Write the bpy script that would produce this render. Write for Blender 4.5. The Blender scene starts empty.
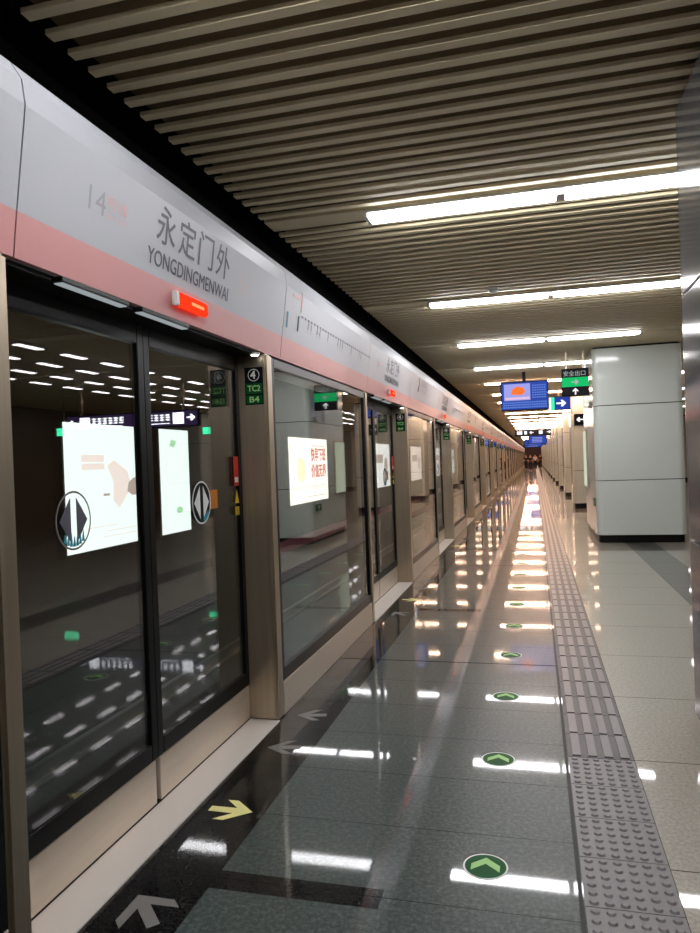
import bpy, bmesh, math, random
from mathutils import Vector, Matrix
random.seed(4)
SC = bpy.context.scene
COL = SC.collection
PI = math.pi

# ------------------------------------------------------------------ materials
def srgb(r, g, b):
    f = lambda c: (c/255/12.92) if c/255 <= .04045 else ((c/255+.055)/1.055)**2.4
    return (f(r), f(g), f(b), 1)

def mat(name, col, rough=.5, metal=0., spec=.5, coat=0., emis=None, estr=0.):
    m = bpy.data.materials.new(name); m.use_nodes = True
    b = m.node_tree.nodes['Principled BSDF']
    b.inputs['Base Color'].default_value = col
    b.inputs['Roughness'].default_value = rough
    b.inputs['Metallic'].default_value = metal
    b.inputs['Specular IOR Level'].default_value = spec
    b.inputs['Coat Weight'].default_value = coat
    b.inputs['Coat Roughness'].default_value = .04
    if emis:
        b.inputs['Emission Color'].default_value = emis
        b.inputs['Emission Strength'].default_value = estr
    return m

def noise_tint(m, c1, c2, scale=20, stretch=(1, 1, 1), bump=0., rr=None):
    """vary the base colour (and roughness) of a material with object-space noise"""
    nt = m.node_tree; N = nt.nodes; L = nt.links; b = N['Principled BSDF']
    tc = N.new('ShaderNodeTexCoord'); mp = N.new('ShaderNodeMapping'); mp.inputs['Scale'].default_value = stretch
    nz = N.new('ShaderNodeTexNoise'); nz.inputs['Scale'].default_value = scale; nz.inputs['Detail'].default_value = 4
    mx = N.new('ShaderNodeMix'); mx.data_type = 'RGBA'; mx.inputs['A'].default_value = c1; mx.inputs['B'].default_value = c2
    L.new(tc.outputs['Object'], mp.inputs['Vector']); L.new(mp.outputs[0], nz.inputs['Vector'])
    L.new(nz.outputs['Fac'], mx.inputs['Factor']); L.new(mx.outputs['Result'], b.inputs['Base Color'])
    if rr:
        mr = N.new('ShaderNodeMapRange'); mr.inputs['To Min'].default_value = rr[0]; mr.inputs['To Max'].default_value = rr[1]
        L.new(nz.outputs['Fac'], mr.inputs['Value']); L.new(mr.outputs[0], b.inputs['Roughness'])
    if bump:
        bp = N.new('ShaderNodeBump'); bp.inputs['Strength'].default_value = bump; bp.inputs['Distance'].default_value = .002
        L.new(nz.outputs['Fac'], bp.inputs['Height']); L.new(bp.outputs[0], b.inputs['Normal'])
    return m

def emit(name, col, s):
    m = bpy.data.materials.new(name); m.use_nodes = True
    nt = m.node_tree; nt.nodes.clear()
    e = nt.nodes.new('ShaderNodeEmission'); e.inputs[0].default_value = col; e.inputs[1].default_value = s
    o = nt.nodes.new('ShaderNodeOutputMaterial'); nt.links.new(e.outputs[0], o.inputs[0])
    return m

def glass(name, tint):
    """clear pane: every surface lets light straight through except its Fresnel reflection"""
    m = bpy.data.materials.new(name); m.use_nodes = True
    nt = m.node_tree; N = nt.nodes; L = nt.links; N.clear()
    tr = N.new('ShaderNodeBsdfTransparent'); tr.inputs[0].default_value = tint
    gl = N.new('ShaderNodeBsdfGlossy'); gl.inputs['Roughness'].default_value = 0.0; gl.inputs[0].default_value = (1, 1, 1, 1)
    fr = N.new('ShaderNodeFresnel'); geo = N.new('ShaderNodeNewGeometry')
    mr = N.new('ShaderNodeMapRange'); mr.inputs['To Min'].default_value = GI; mr.inputs['To Max'].default_value = 1/GI
    L.new(geo.outputs['Backfacing'], mr.inputs['Value']); L.new(mr.outputs[0], fr.inputs['IOR'])
    mx = N.new('ShaderNodeMixShader'); o = N.new('ShaderNodeOutputMaterial')
    L.new(fr.outputs[0], mx.inputs[0]); L.new(tr.outputs[0], mx.inputs[1]); L.new(gl.outputs[0], mx.inputs[2]); L.new(mx.outputs[0], o.inputs[0])
    return m
GI = 2.15

M = {}
M['enamel'] = mat('white_enamel', srgb(208, 214, 206), .12, spec=.5)
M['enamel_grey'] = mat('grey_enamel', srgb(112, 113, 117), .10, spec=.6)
M['steel'] = noise_tint(mat('brushed_steel', srgb(170, 158, 140), .36, .9), srgb(166, 152, 132), srgb(188, 175, 155), 60, (1, 1, .02), rr=(.30, .42))
M['steel_plate'] = noise_tint(mat('kick_plate_steel', srgb(205, 192, 175), .38, .45), srgb(205, 190, 172), srgb(218, 205, 188), 40, (1, .03, 1), rr=(.34, .46))
M['black'] = mat('black_frame', srgb(9, 9, 9), .35, spec=.25)
M['rubber'] = mat('black_rubber', srgb(10, 10, 10), .6)
M['void'] = mat('void_black_paint', srgb(6, 6, 6), .9, spec=.1)
M['header'] = mat('header_white_panel', srgb(186, 188, 194), .42, spec=.35)
M['pink'] = mat('pink_line_band', srgb(212, 150, 148), .35, spec=.4)
M['ink'] = mat('grey_lettering', srgb(84, 84, 96), .5)
M['inkmid'] = mat('mid_grey_lettering', srgb(124, 122, 132), .5)
M['inkpale'] = mat('pale_grey_lettering', srgb(160, 158, 166), .5)
M['pinkpale'] = mat('pale_pink_lettering', srgb(222, 176, 176), .5)
M['teal'] = mat('teal_print', srgb(40, 150, 170), .5)
M['dark_teal'] = mat('dark_teal_print', srgb(20, 70, 90), .5)
M['slat'] = noise_tint(mat('ceiling_slat', srgb(178, 168, 140), .55, 0), srgb(236, 222, 186), srgb(226, 212, 176), 4)
M['plenum'] = mat('ceiling_plenum', srgb(120, 102, 70), .85)
M['white_plastic'] = mat('white_plastic', srgb(215, 215, 210), .4)
M['lampbody'] = mat('lamp_housing', srgb(200, 198, 190), .45)
M['lampgrey'] = mat('beige_grey_plastic', srgb(150, 142, 130), .5)
M['green'] = mat('green_sticker', srgb(8, 84, 40), .5, spec=.12)
M['palegreen'] = mat('pale_green_print', srgb(168, 216, 140), .5, spec=.15)
M['white'] = mat('white_print', srgb(230, 232, 228), .5)
M['grey_arrow'] = mat('grey_arrow_print', srgb(112, 110, 106), .5)
M['yellow_arrow'] = mat('yellow_arrow_print', srgb(235, 226, 150), .5)
M['sign_black'] = mat('sign_black', srgb(10, 10, 16), .5, spec=.15)
M['red'] = mat('red_print', srgb(205, 40, 30), .4)
M['yellow'] = mat('yellow_print', srgb(220, 185, 40), .4)
M['orange'] = mat('orange_print', srgb(190, 115, 30), .4)
M['wall_dark'] = noise_tint(mat('tunnel_wall', srgb(30, 29, 28), .85), srgb(26, 25, 24), srgb(38, 36, 34), 3)
M['ballast'] = noise_tint(mat('track_bed_concrete', srgb(40, 40, 40), .8), srgb(30, 30, 30), srgb(52, 52, 50), 8)
M['rail'] = mat('rail_steel', srgb(160, 158, 150), .3, 1.)
M['hallwall'] = noise_tint(mat('hall_wall_panel', srgb(120, 104, 84), .35), srgb(84, 68, 48), srgb(98, 80, 58), 1.5)
M['tactile'] = noise_tint(mat('tactile_tile_grey', srgb(128, 124, 122), .38), srgb(104, 100, 101), srgb(122, 117, 118), 60, bump=.2)
M['tactile_base'] = noise_tint(mat('tactile_tile_shaded', srgb(84, 80, 80), .5), srgb(70, 67, 68), srgb(96, 92, 92), 60)  # same tile, darker: shade between the ribs put into the colour
M['skin'] = mat('skin', srgb(200, 150, 125), .5)
M['hair'] = mat('black_hair', srgb(22, 18, 18), .5)
M['bluegrey'] = mat('dark_blue_cloth', srgb(30, 34, 60), .8)
M['white_cloth'] = mat('white_cloth', srgb(210, 200, 205), .8)
M['maroon'] = mat('maroon_cloth', srgb(90, 25, 30), .8)
M['dark_cloth'] = mat('dark_cloth', srgb(24, 24, 30), .8)
LAMP = 27.0
M['lamp'] = emit('lamp_neutral', (.98, .97, 1.0, 1), LAMP)
M['lamp_warm'] = emit('lamp_warm', (1.0, .64, .45, 1), LAMP*1.15)
M['halllamp'] = emit('hall_lamp', (1.0, .93, .97, 1), 5)
M['soffit_strip'] = emit('soffit_strip', (.85, .95, 1, 1), .28)
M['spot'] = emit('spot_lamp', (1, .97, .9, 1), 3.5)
M['red_glow'] = emit('red_alarm_glow', srgb(250, 50, 22), 1.2)
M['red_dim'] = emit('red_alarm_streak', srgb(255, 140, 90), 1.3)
M['ad_mint'] = emit('ad_mint_light', (.88, .99, .94, 1), 1.25)
M['ad_white'] = emit('ad_white_light', (1, 1, .97, 1), 1.2)
M['ad_cream'] = emit('ad_cream_light', (1, .94, .80, 1), 1.7)
M['ad_peach'] = emit('ad_peach_light', (1.0, .86, .78, 1), 1.05)
M['ad_poster'] = emit('pillar_poster_light', (.62, .66, .50, 1), .8)
M['ad_grey'] = emit('ad_grey_shape', (.50, .40, .35, 1), 1.)
M['ad_green'] = emit('ad_green_light', (.45, .85, .45, 1), 1.)
M['ad_yellow'] = emit('ad_yellow_light', (1.0, .95, .50, 1), 1.5)
M['ad_red'] = emit('ad_red_light', (.80, .05, .04, 1), 1.)
M['green_glow'] = emit('green_sign_glow', (.01, .42, .12, 1), 1.)
M['green_bright'] = emit('green_exit_glow', (.05, .9, .35, 1), 1.)
M['white_glow'] = emit('white_sign_glow', (.92, .95, 1, 1), 1.)
M['white_dim'] = emit('white_sign_glow_dim', (.3, .36, .33, 1), 1.)
M['blue_glow'] = emit('blue_sign_glow', (.02, .045, .28, 1), 1.)
M['screen_blue'] = emit('screen_blue', (.025, .055, .30, 1), 1.)
M['screen_lilac'] = emit('screen_lilac', (.28, .30, .66, 1), 1.)
M['screen_text'] = emit('screen_text', (.12, .22, .62, 1), 1.)
M['screen_orange'] = emit('screen_orange', (.95, .16, .03, 1), 1.)
M['screen_pink'] = emit('screen_pink', (.62, .42, .60, 1), 1.)
M['hall_white'] = emit('hall_sign_white', (.92, .92, 1, 1), 4.5)
M['hall_green'] = emit('hall_exit_green', (.05, .9, .4, 1), 3.)
M['purple_glow'] = emit('purple_sign_glow', (.05, .03, .09, 1), 1.)
M['door_glass'] = glass('door_glass', (.955, .965, .96, 1))

# ------------------------------------------------------------------ mesh helpers
class MB:
    def __init__(s): s.v = []; s.f = []
    def box(s, x0, x1, y0, y1, z0, z1):
        n = len(s.v)
        s.v += [(x, y, z) for z in (z0, z1) for y in (y0, y1) for x in (x0, x1)]
        s.f += [[n+i for i in q] for q in ((0, 2, 3, 1), (4, 5, 7, 6), (0, 1, 5, 4), (2, 6, 7, 3), (0, 4, 6, 2), (1, 3, 7, 5))]
        return s
    def prism(s, pts, vec):
        """pts: closed 3-D outline; extruded by vec"""
        n = len(s.v); k = len(pts); vec = Vector(vec)
        nrm = Vector((0, 0, 0))
        P = [Vector(p) for p in pts]
        for i in range(k): nrm += P[i].cross(P[(i+1) % k])
        if nrm.dot(vec) < 0: P.reverse()
        s.v += [tuple(p) for p in P] + [tuple(p+vec) for p in P]
        s.f.append([n+i for i in reversed(range(k))]); s.f.append([n+k+i for i in range(k)])
        for i in range(k):
            j = (i+1) % k; s.f.append([n+i, n+j, n+k+j, n+k+i])
        return s
    def cyl(s, c, r, h, axis='z', seg=20, r2=None):
        r2 = r if r2 is None else r2; n = len(s.v)
        for q, (rr, t) in enumerate(((r, 0), (r2, h))):
            for i in range(seg):
                a = 2*PI*i/seg; u, w = rr*math.cos(a), rr*math.sin(a)
                s.v.append({'z': (c[0]+u, c[1]+w, c[2]+t), 'y': (c[0]+w, c[1]+t, c[2]+u), 'x': (c[0]+t, c[1]+u, c[2]+w)}[axis])
        s.f.append([n+i for i in reversed(range(seg))]); s.f.append([n+seg+i for i in range(seg)])
        for i in range(seg):
            j = (i+1) % seg; s.f.append([n+i, n+j, n+seg+j, n+seg+i])
        return s
    def add(s, verts, faces):
        n = len(s.v); s.v += [tuple(v) for v in verts]; s.f += [[n+i for i in f] for f in faces]; return s
    def build(s, name, m, parent=None, loc=(0, 0, 0), bevel=0, smooth=False):
        me = bpy.data.meshes.new(name); me.from_pydata(s.v, [], s.f); me.update()
        if bevel:
            bm = bmesh.new(); bm.from_mesh(me)
            es = [e for e in bm.edges if len(e.link_faces) == 2 and e.calc_face_angle(0) > .6]
            bmesh.ops.bevel(bm, geom=es, offset=bevel, segments=2, affect='EDGES', clamp_overlap=True)
            bm.to_mesh(me); bm.free()
        if smooth:
            for p in me.polygons: p.use_smooth = True
        me.materials.append(m)
        o = bpy.data.objects.new(name, me); COL.objects.link(o); o.location = loc
        if parent: o.parent = parent
        return o

def tag(o, label=None, cat=None, group=None, kind=None):
    if label: o['label'] = label
    if cat: o['category'] = cat
    if group: o['group'] = group
    if kind: o['kind'] = kind
    return o

def thing(name, label, cat, loc=(0, 0, 0), group=None):
    o = bpy.data.objects.new(name, None); COL.objects.link(o); o.location = loc; o.empty_display_size = .2
    return tag(o, label, cat, group)

def struct(name, mb, m, **k):
    return tag(mb.build(name, m, **k), kind='structure')

def kids(o): return [c for c in bpy.data.objects if c.parent is o]
def tree(o):
    ks = kids(o)
    return (o, [tree(k) for k in ks])
def copy_tree(t, parent=None):
    o, ks = t
    c = o.copy(); COL.objects.link(c); c.parent = parent
    for k in ks: copy_tree(k, c)
    return c

_tc = {}
def text_geo(s):
    if s in _tc: return _tc[s]
    cu = bpy.data.curves.new('t', 'FONT'); cu.body = s; cu.size = 1; cu.resolution_u = 3
    ob = bpy.data.objects.new('t', cu)
    me = ob.to_mesh()
    v = [Vector(q.co) for q in me.vertices]; f = [list(p.vertices) for p in me.polygons]
    ob.to_mesh_clear(); bpy.data.objects.remove(ob); bpy.data.curves.remove(cu)
    if not v: v = [Vector((0, 0, 0)), Vector((1, 0, 0)), Vector((1, 1, 0))]; f = [[0, 1, 2]]
    x0 = min(q.x for q in v); x1 = max(q.x for q in v); y0 = min(q.y for q in v); y1 = max(q.y for q in v)
    v = [Vector(((q.x-x0)/(x1-x0), (q.y-y0)/(y1-y0), 0)) for q in v]
    _tc[s] = (v, f, (x1-x0)/(y1-y0)); return _tc[s]

def text(mb, s, O, U, V, w=None, h=None, bold=0):
    """write s with lower-left corner O, width w along U, height h along V"""
    v, f, asp = text_geo(s)
    if w is None: w = h*asp
    if h is None: h = w/asp
    O = Vector(O); U = Vector(U).normalized(); V = Vector(V).normalized()
    offs = [(0, 0)] if not bold else [(0, 0), (bold, 0), (0, bold), (bold, bold)]
    Nn = U.cross(V)
    for i, (a, b) in enumerate(offs):
        mb.add([O+U*(q.x*w+a)+V*(q.y*h+b)+Nn*(.0003*i) for q in v], f)
    return w
def shape(mb, pts, O, U, V, th=.0015):
    """flat printed shape: 2-D points in the U,V plane, lifted by th along the normal"""
    O = Vector(O); U = Vector(U).normalized(); V = Vector(V).normalized()
    mb.prism([O+U*a+V*b for a, b in pts], U.cross(V)*th); return mb
def rect(a0, a1, b0, b1): return [(a0, b0), (a1, b0), (a1, b1), (a0, b1)]
def ring(mb, ra, rb, r_in, O, U, V, seg=32, th=.0015):
    O = Vector(O); U = Vector(U).normalized(); V = Vector(V).normalized(); Nn = U.cross(V)*th
    o_ = []; i_ = []
    for k in range(seg):
        a = 2*PI*k/seg
        o_.append(O+Nn+U*ra*math.cos(a)+V*rb*math.sin(a)); i_.append(O+Nn+U*ra*r_in*math.cos(a)+V*rb*r_in*math.sin(a))
    mb.add(o_+i_, [[k, (k+1) % seg, seg+(k+1) % seg, seg+k] for k in range(seg)])
def disc(a, b, seg=32): return [(a*math.cos(2*PI*k/seg), b*math.sin(2*PI*k/seg)) for k in range(seg)]
YU = (0, 1, 0); ZU = (0, 0, 1); XU = (1, 0, 0)
ORD = ['first', 'second', 'third', 'fourth', 'fifth', 'sixth', 'seventh', 'eighth', 'ninth', 'tenth', 'eleventh', 'twelfth']

# ------------------------------------------------------------------ setting
YB, YE = -9.0, 118.0
HX = 9.6
ZC = 3.28

def floor_material():
    m = bpy.data.materials.new('polished_granite_floor'); m.use_nodes = True
    nt = m.node_tree; N = nt.nodes; L = nt.links; b = N['Principled BSDF']
    geo = N.new('ShaderNodeNewGeometry'); sp = N.new('ShaderNodeSeparateXYZ'); L.new(geo.outputs['Position'], sp.inputs[0])
    X, Y = sp.outputs[0], sp.outputs[1]
    def mth(op, a, c=None, d=None):
        n = N.new('ShaderNodeMath'); n.operation = op
        for i, q in enumerate((a, c, d)):
            if q is None: continue
            if isinstance(q, (int, float)): n.inputs[i].default_value = q
            else: L.new(q, n.inputs[i])
        return n.outputs[0]
    def between(v, lo, hi): return mth('MULTIPLY', mth('GREATER_THAN', v, lo), mth('LESS_THAN', v, hi))
    def joint(v, off, pitch, w):   # 1 on the joint line
        q = mth('WRAP', mth('SUBTRACT', v, off), pitch/2, -pitch/2)
        return mth('LESS_THAN', mth('ABSOLUTE', q), w)
    def mix(f, a, c):
        n = N.new('ShaderNodeMix'); n.data_type = 'RGBA'; L.new(f, n.inputs['Factor'])
        for k, q in (('A', a), ('B', c)):
            if isinstance(q, tuple): n.inputs[k].default_value = q
            else: L.new(q, n.inputs[k])
        return n.outputs['Result']
    def speck(scale, c1, c2, c3):
        n = N.new('ShaderNodeTexNoise'); n.inputs['Scale'].default_value = scale; n.inputs['Detail'].default_value = 5; n.inputs['Roughness'].default_value = .75
        L.new(geo.outputs['Position'], n.inputs['Vector'])
        r = N.new('ShaderNodeValToRGB'); e = r.color_ramp.elements
        e[0].position = .38; e[0].color = c1; e[1].position = .66; e[1].color = c3
        k = r.color_ramp.elements.new(.5); k.color = c2
        L.new(n.outputs['Fac'], r.inputs[0]); return r.outputs[0]
    left = speck(55, srgb(32, 43, 41), srgb(52, 66, 63), srgb(84, 97, 94))
    right = speck(60, srgb(138, 133, 121), srgb(156, 149, 136), srgb(176, 168, 155))
    blk = speck(80, srgb(7, 7, 7), srgb(11, 11, 11), srgb(19, 19, 19))
    strip = speck(60, srgb(74, 72, 66), srgb(86, 83, 76), srgb(100, 97, 90))
    isR = mth('GREATER_THAN', X, .26)
    col = mix(isR, left, right)
    col = mix(between(X, 1.42, 1.86), col, strip)
    bandY = mth('LESS_THAN', mth('ABSOLUTE', mth('WRAP', mth('SUBTRACT', Y, 2.34), 2.33, -2.33)), .055)
    band = mth('MULTIPLY', bandY, between(X, -1.3, -.56))
    isblk = mth('MAXIMUM', band, mth('LESS_THAN', X, -1.18))
    col = mix(isblk, col, blk)
    notR = mth('SUBTRACT', 1.0, isR)
    jl = mth('MULTIPLY', notR, mth('MAXIMUM', joint(Y, 5.2, .475, .0016), joint(Y, 5.2, 4.75, .008)))
    jr = mth('MULTIPLY', isR, mth('MAXIMUM', joint(Y, 3.65, .94, .0025), joint(X, 1.42, 1.0, .0016)))
    j = mth('MAXIMUM', jl, jr)
    col = mix(j, col, srgb(22, 22, 22))
    L.new(col, b.inputs['Base Color'])
    n2 = N.new('ShaderNodeTexNoise'); n2.inputs['Scale'].default_value = 1.3; n2.inputs['Detail'].default_value = 3
    L.new(geo.outputs['Position'], n2.inputs['Vector'])
    mr = N.new('ShaderNodeMapRange'); mr.inputs['From Min'].default_value = .3; mr.inputs['From Max'].default_value = .7
    mr.inputs['To Min'].default_value = .02; mr.inputs['To Max'].default_value = .05
    L.new(n2.outputs['Fac'], mr.inputs['Value'])
    L.new(mth('ADD', mr.outputs[0], mth('MULTIPLY', j, .4)), b.inputs['Coat Roughness'])
    L.new(mth('SUBTRACT', 1.0, j), b.inputs['Coat Weight']); b.inputs['Coat IOR'].default_value = 1.37; b.inputs['Roughness'].default_value = .32
    n3 = N.new('ShaderNodeTexNoise'); n3.inputs['Scale'].default_value = 4; L.new(geo.outputs['Position'], n3.inputs['Vector'])
    bp = N.new('ShaderNodeBump'); bp.inputs['Strength'].default_value = .03; bp.inputs['Distance'].default_value = .01
    L.new(n3.outputs['Fac'], bp.inputs['Height']); L.new(bp.outputs[0], b.inputs['Normal'])
    L.new(mth('MULTIPLY', mth('SUBTRACT', .30, mth('MULTIPLY', isblk, .25)), mth('SUBTRACT', 1.0, j)), b.inputs['Specular IOR Level'])
    return m
struct('floor', MB().box(-1.50, HX, YB, YE, -.2, 0), floor_material())
struct('trim_1', MB().box(-1.80, -1.50, YB, YE, -.2, -.004), M['rubber'])      # dark ledge the doors stand on
struct('trim_2', MB().box(-1.95, -1.80, YB, YE, -1.2, -.05), M['wall_dark'])

# slatted ceiling: slats + plenum in one structure each
slat = MB(); PITCH = .142
rows = [4.97+3.05*k for k in range(-4, 38)]
y = YB
strips = []
while y < YE:
    if not any(abs(y-r) < .13 for r in rows): slat.box(-1.86, HX, y-.027, y+.027, ZC, ZC+.022)
    y += PITCH
for r in rows:
    if r < YE: slat.box(-1.86, HX, r-.105, r+.105, ZC, ZC+.03)
struct('ceiling', slat, M['slat'])
struct('trim_3', MB().box(-1.86, HX, YB, YE, ZC+.085, ZC+.25), M['plenum'])
struct('trim_4', MB().box(-2.3, -1.87, YB, YE, 4.15, 4.25), M['void'])
struct('wall_left', MB().box(-2.30, -2.05, YB, YE, 2.5, 4.15), M['void'])
struct('trim_5', MB().box(-1.89, -1.86, YB, YE, ZC+.02, 4.15), M['void'])
struct('wall_track', MB().box(-5.9, -5.6, YB, YE, -1.4, 4.2), M['wall_dark'])
struct('wall_right', MB().box(HX, HX+.2, YB, YE, 0, ZC+.25), M['hallwall'])
struct('wall_far', MB().box(-5.9, HX, YE, YE+.2, -1.4, 4.2), mat('far_wall_panel', srgb(70, 40, 38), .6))
struct('wall_back', MB().box(-5.9, HX, YB-.2, YB, -1.4, 4.2), M['hallwall'])
struct('trim_6', MB().box(-5.6, -2.3, YB, YE, 4.0, 4.2), M['void'])
struct('floor_track', MB().box(-5.6, -1.95, YB, YE, -1.4, -1.2), M['ballast'])
rl = MB()
for x in (-2.87, -4.30):
    rl.box(x-.07, x+.07, YB, YE, -1.2, -1.18).box(x-.01, x+.01, YB, YE, -1.18, -1.08).box(x-.036, x+.036, YB, YE, -1.08, -1.04)
struct('trim_7', rl, M['rail'])
struct('trim_8', MB().box(-5.6, -5.52, 13.5, YE, -.47, -.22), mat('pink_wall_stripe', srgb(235, 150, 175), .5))

# ------------------------------------------------------------------ platform screen wall, one module = 4.66 m
P = 4.66; Y0 = 1.77
KS = list(range(-2, 25))
DX = -1.70     # door leaf back plane (front face at -1.68)

def place_name(k):
    if k < 0: return 'just behind the camera, out of frame'
    if k == 0: return 'nearest the camera'
    if k < 10: return ORD[k]+' along from the camera'
    return None

# --- door leaves
def make_leaf(side, first):
    w = 1.05
    t = thing('sliding_door_leaf', '', 'door', (DX, Y0+(.525 if side == 0 else 1.575), 0))
    a, b = -.525, .525
    inner = (b-.05, b) if side == 0 else (a, a+.05)
    outer = (a, a+.05) if side == 0 else (b-.05, b)
    f = MB()
    f.box(-.01, .024, *inner, .21, 2.155).box(-.01, .024, *outer, .21, 2.155)
    f.box(-.01, .024, min(inner[1], outer[1]), max(inner[0], outer[0]), .21, .285)
    f.box(-.01, .024, min(inner[1], outer[1]), max(inner[0], outer[0]), 2.06, 2.155)
    f.build('door_frame', M['black'], t, bevel=.003)
    MB().box(.002, .012, min(inner[1], outer[1]), max(inner[0], outer[0]), .285, 2.06).build('glass_pane', M['door_glass'], t)
    MB().box(-.01, .02, a+(.018 if side else .004), b-(.004 if side else .018), .012, .205).build('kick_plate', M['steel_plate'], t, bevel=.002)
    # round sticker with two opening arrows
    cy = 2.30-(Y0+.525) if side == 0 else 3.355-(Y0+1.575)
    O = (.0125, cy, 1.32)
    r_ = MB(); ring(r_, .105, .112, .93, O, YU, ZU); so = r_.build('opening_arrows_sticker', M['white' if side else 'grey_arrow'], t)
    if side: 
        d_ = MB(); shape(d_, disc(.098, .104), O, YU, ZU, .0006); d_.build('sticker_disc', M['sign_black'], so)
    tr = MB()
    for s in (-1, 1): shape(tr, [(s*.018, -.085), (s*.018, .085), (s*.082, 0)][::s], O, YU, ZU, .002)
    tr.build('arrow_print', M['white' if side else 'ink'], so)
    g = MB()
    for i in range(7):
        x = (-.055+.018*i) if side == 0 else .02+.008*i
        base = -math.sqrt(max(0, .098**2-x*x))
        h_ = .035+.02*((i*37) % 5)/5 if side == 0 else .03
        shape(g, [(x-.008, base), (x+.008, base), (x+.002, base+h_)], O, YU, ZU, .0025)
    g.build('leaf_print', M['teal'], so)
    if side:
        W = MB(); shape(W, rect(.40, .465, 1.39, 1.56), (.0255, 0, 0), YU, ZU, .001); wr = W.build('warning_sticker', M['red'], t)
        W = MB(); shape(W, rect(.41, .455, 1.41, 1.44), (.0268, 0, 0), YU, ZU, .001); W.build('sticker_text_strip', M['white'], wr)
        W = MB(); shape(W, [(.405, 1.29), (.46, 1.29), (.4325, 1.37)], (.0255, 0, 0), YU, ZU, .001); shape(W, rect(.405, .46, 1.22, 1.27), (.0255, 0, 0), YU, ZU, .001)
        W.build('caution_sticker', M['yellow'], t)
        W = MB(); shape(W, rect(.10, .20, 1.28, 1.38), (.0126, 0, 0), YU, ZU, .001); W.build('notice_sticker', M['orange'], t)
    return t
leafL = make_leaf(0, True); leafR = make_leaf(1, True)
tL, tR = tree(leafL), tree(leafR)
for k in KS:
    for t, nm in ((tL, 'left-hand'), (tR, 'right-hand')):
        o = t[0] if k == 0 else copy_tree(t)
        if k: o.location = t[0].location+Vector((0, P*k, 0))
        if k == 0:
            o['label'] = ('left-hand black-framed glass door leaf nearest the camera, pale arrow sticker over the mint advert' if t is tL
                          else 'right-hand black-framed glass door leaf nearest the camera, with red warning and black arrow sticker')
        elif 0 < k < 10: o['label'] = nm+' sliding glass leaf of the '+ORD[k]+' platform doorway from the camera'
        elif k < 0: o['label'] = nm+' sliding glass leaf, '+ORD[-k-1]+' doorway behind the photographer'
        else: o['label'] = 'glass door leaf in the tiny far doorways beyond the tenth'
        o['group'] = 'sliding glass leaves of the platform doors'

# --- ribbed sills
def sill_mat():
    m = mat('sill_steel', srgb(222, 215, 208), .45, .35)
    nt = m.node_tree; N = nt.nodes; L = nt.links; b = N['Principled BSDF']
    tc = N.new('ShaderNodeTexCoord'); mp = N.new('ShaderNodeMapping'); mp.inputs['Scale'].default_value = (1, 1, 1)
    vo = N.new('ShaderNodeTexVoronoi'); vo.inputs['Scale'].default_value = 90; vo.inputs['Randomness'].default_value = 0
    L.new(tc.outputs['Object'], mp.inputs[0]); L.new(mp.outputs[0], vo.inputs['Vector'])
    bp = N.new('ShaderNodeBump'); bp.inputs['Strength'].default_value = .5; bp.inputs['Distance'].default_value = .003; bp.invert = True
    L.new(vo.outputs['Distance'], bp.inputs['Height']); L.new(bp.outputs[0], b.inputs['Normal'])
    return m
sill = MB().box(-.185, 0, .0, 2.10, -.004, .006).build('door_sill', sill_mat(), None, (-1.495, Y0, 0), bevel=.0015)
tag(sill, '', 'door sill', 'steel door sills')
# --- posts
def post_mb(y0, y1): return MB().box(-.22, 0, y0, y1, .0, 2.16)
rp = thing('screen_post', '', 'post', (-1.50, Y0+2.15, 0), 'steel posts of the screen wall')
post_mb(-.05, .05).build('post_casing', M['steel'], rp, bevel=.012)
MB().box(-.20, -.02, -.055, -.0495, 0.02, 2.14).build('side_cover', M['steel'], rp)
lb = MB(); shape(lb, rect(-.135, -.02, 1.86, 2.08), (0, -.0555, 0), XU, ZU, .002); lab = lb.build('door_number_plate', M['sign_black'], rp)
lb = MB(); shape(lb, rect(-.128, -.027, 1.866, 1.915), (0, -.0576, 0), XU, ZU, .001); shape(lb, rect(-.128, -.027, 1.925, 1.985), (0, -.0576, 0), XU, ZU, .001); lb.build('green_field', M['green'], lab)
nb = MB(); text(nb, '4', (-.098, -.0590, 2.012), XU, ZU, h=.045, bold=.003); nb.build('door_number', M['white'], lab)
nb = MB(); ring(nb, .036, .036, .9, (-.0775, -.058, 2.034), XU, ZU, th=.001); nb.build('number_ring', M['white'], lab)
nb = MB(); text(nb, 'TC2', (-.118, -.0590, 1.938), XU, ZU, w=.078, h=.034, bold=.002); nb.build('car_code', M['palegreen'], lab); nb = MB(); text(nb, 'B4', (-.108, -.0590, 1.875), XU, ZU, w=.06, h=.032, bold=.002)
nb.build('door_code', M['palegreen'], lab)
lp = thing('screen_post', '', 'post', (-1.50, Y0-.03, 0), 'steel posts of the screen wall')
post_mb(-.045, .045).build('post_casing', M['steel'], lp, bevel=.012)
trp, tlp = tree(rp), tree(lp)
# --- fixed glass panels
fp = thing('fixed_glass_panel', '', 'glass panel', (-1.50, Y0+3.39, 0), 'fixed glass panels between the doorways')
f = MB(); a, b = -1.188, 1.188
f.box(-.06, -.005, a, a+.035, .20, 2.145).box(-.06, -.005, b-.035, b, .20, 2.145).box(-.06, -.005, a+.035, b-.035, .20, .275).box(-.06, -.005, a+.035, b-.035, 2.09, 2.145)
f.build('panel_frame', M['black'], fp, bevel=.003)
MB().box(-.032, -.020, a+.035, b-.035, .275, 2.10).build('glass_pane', M['door_glass'], fp)
MB().box(-.08, -.002, a, b, 0, .198).build('kick_plate', M['steel_plate'], fp, bevel=.003)
tfp = tree(fp)
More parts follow.
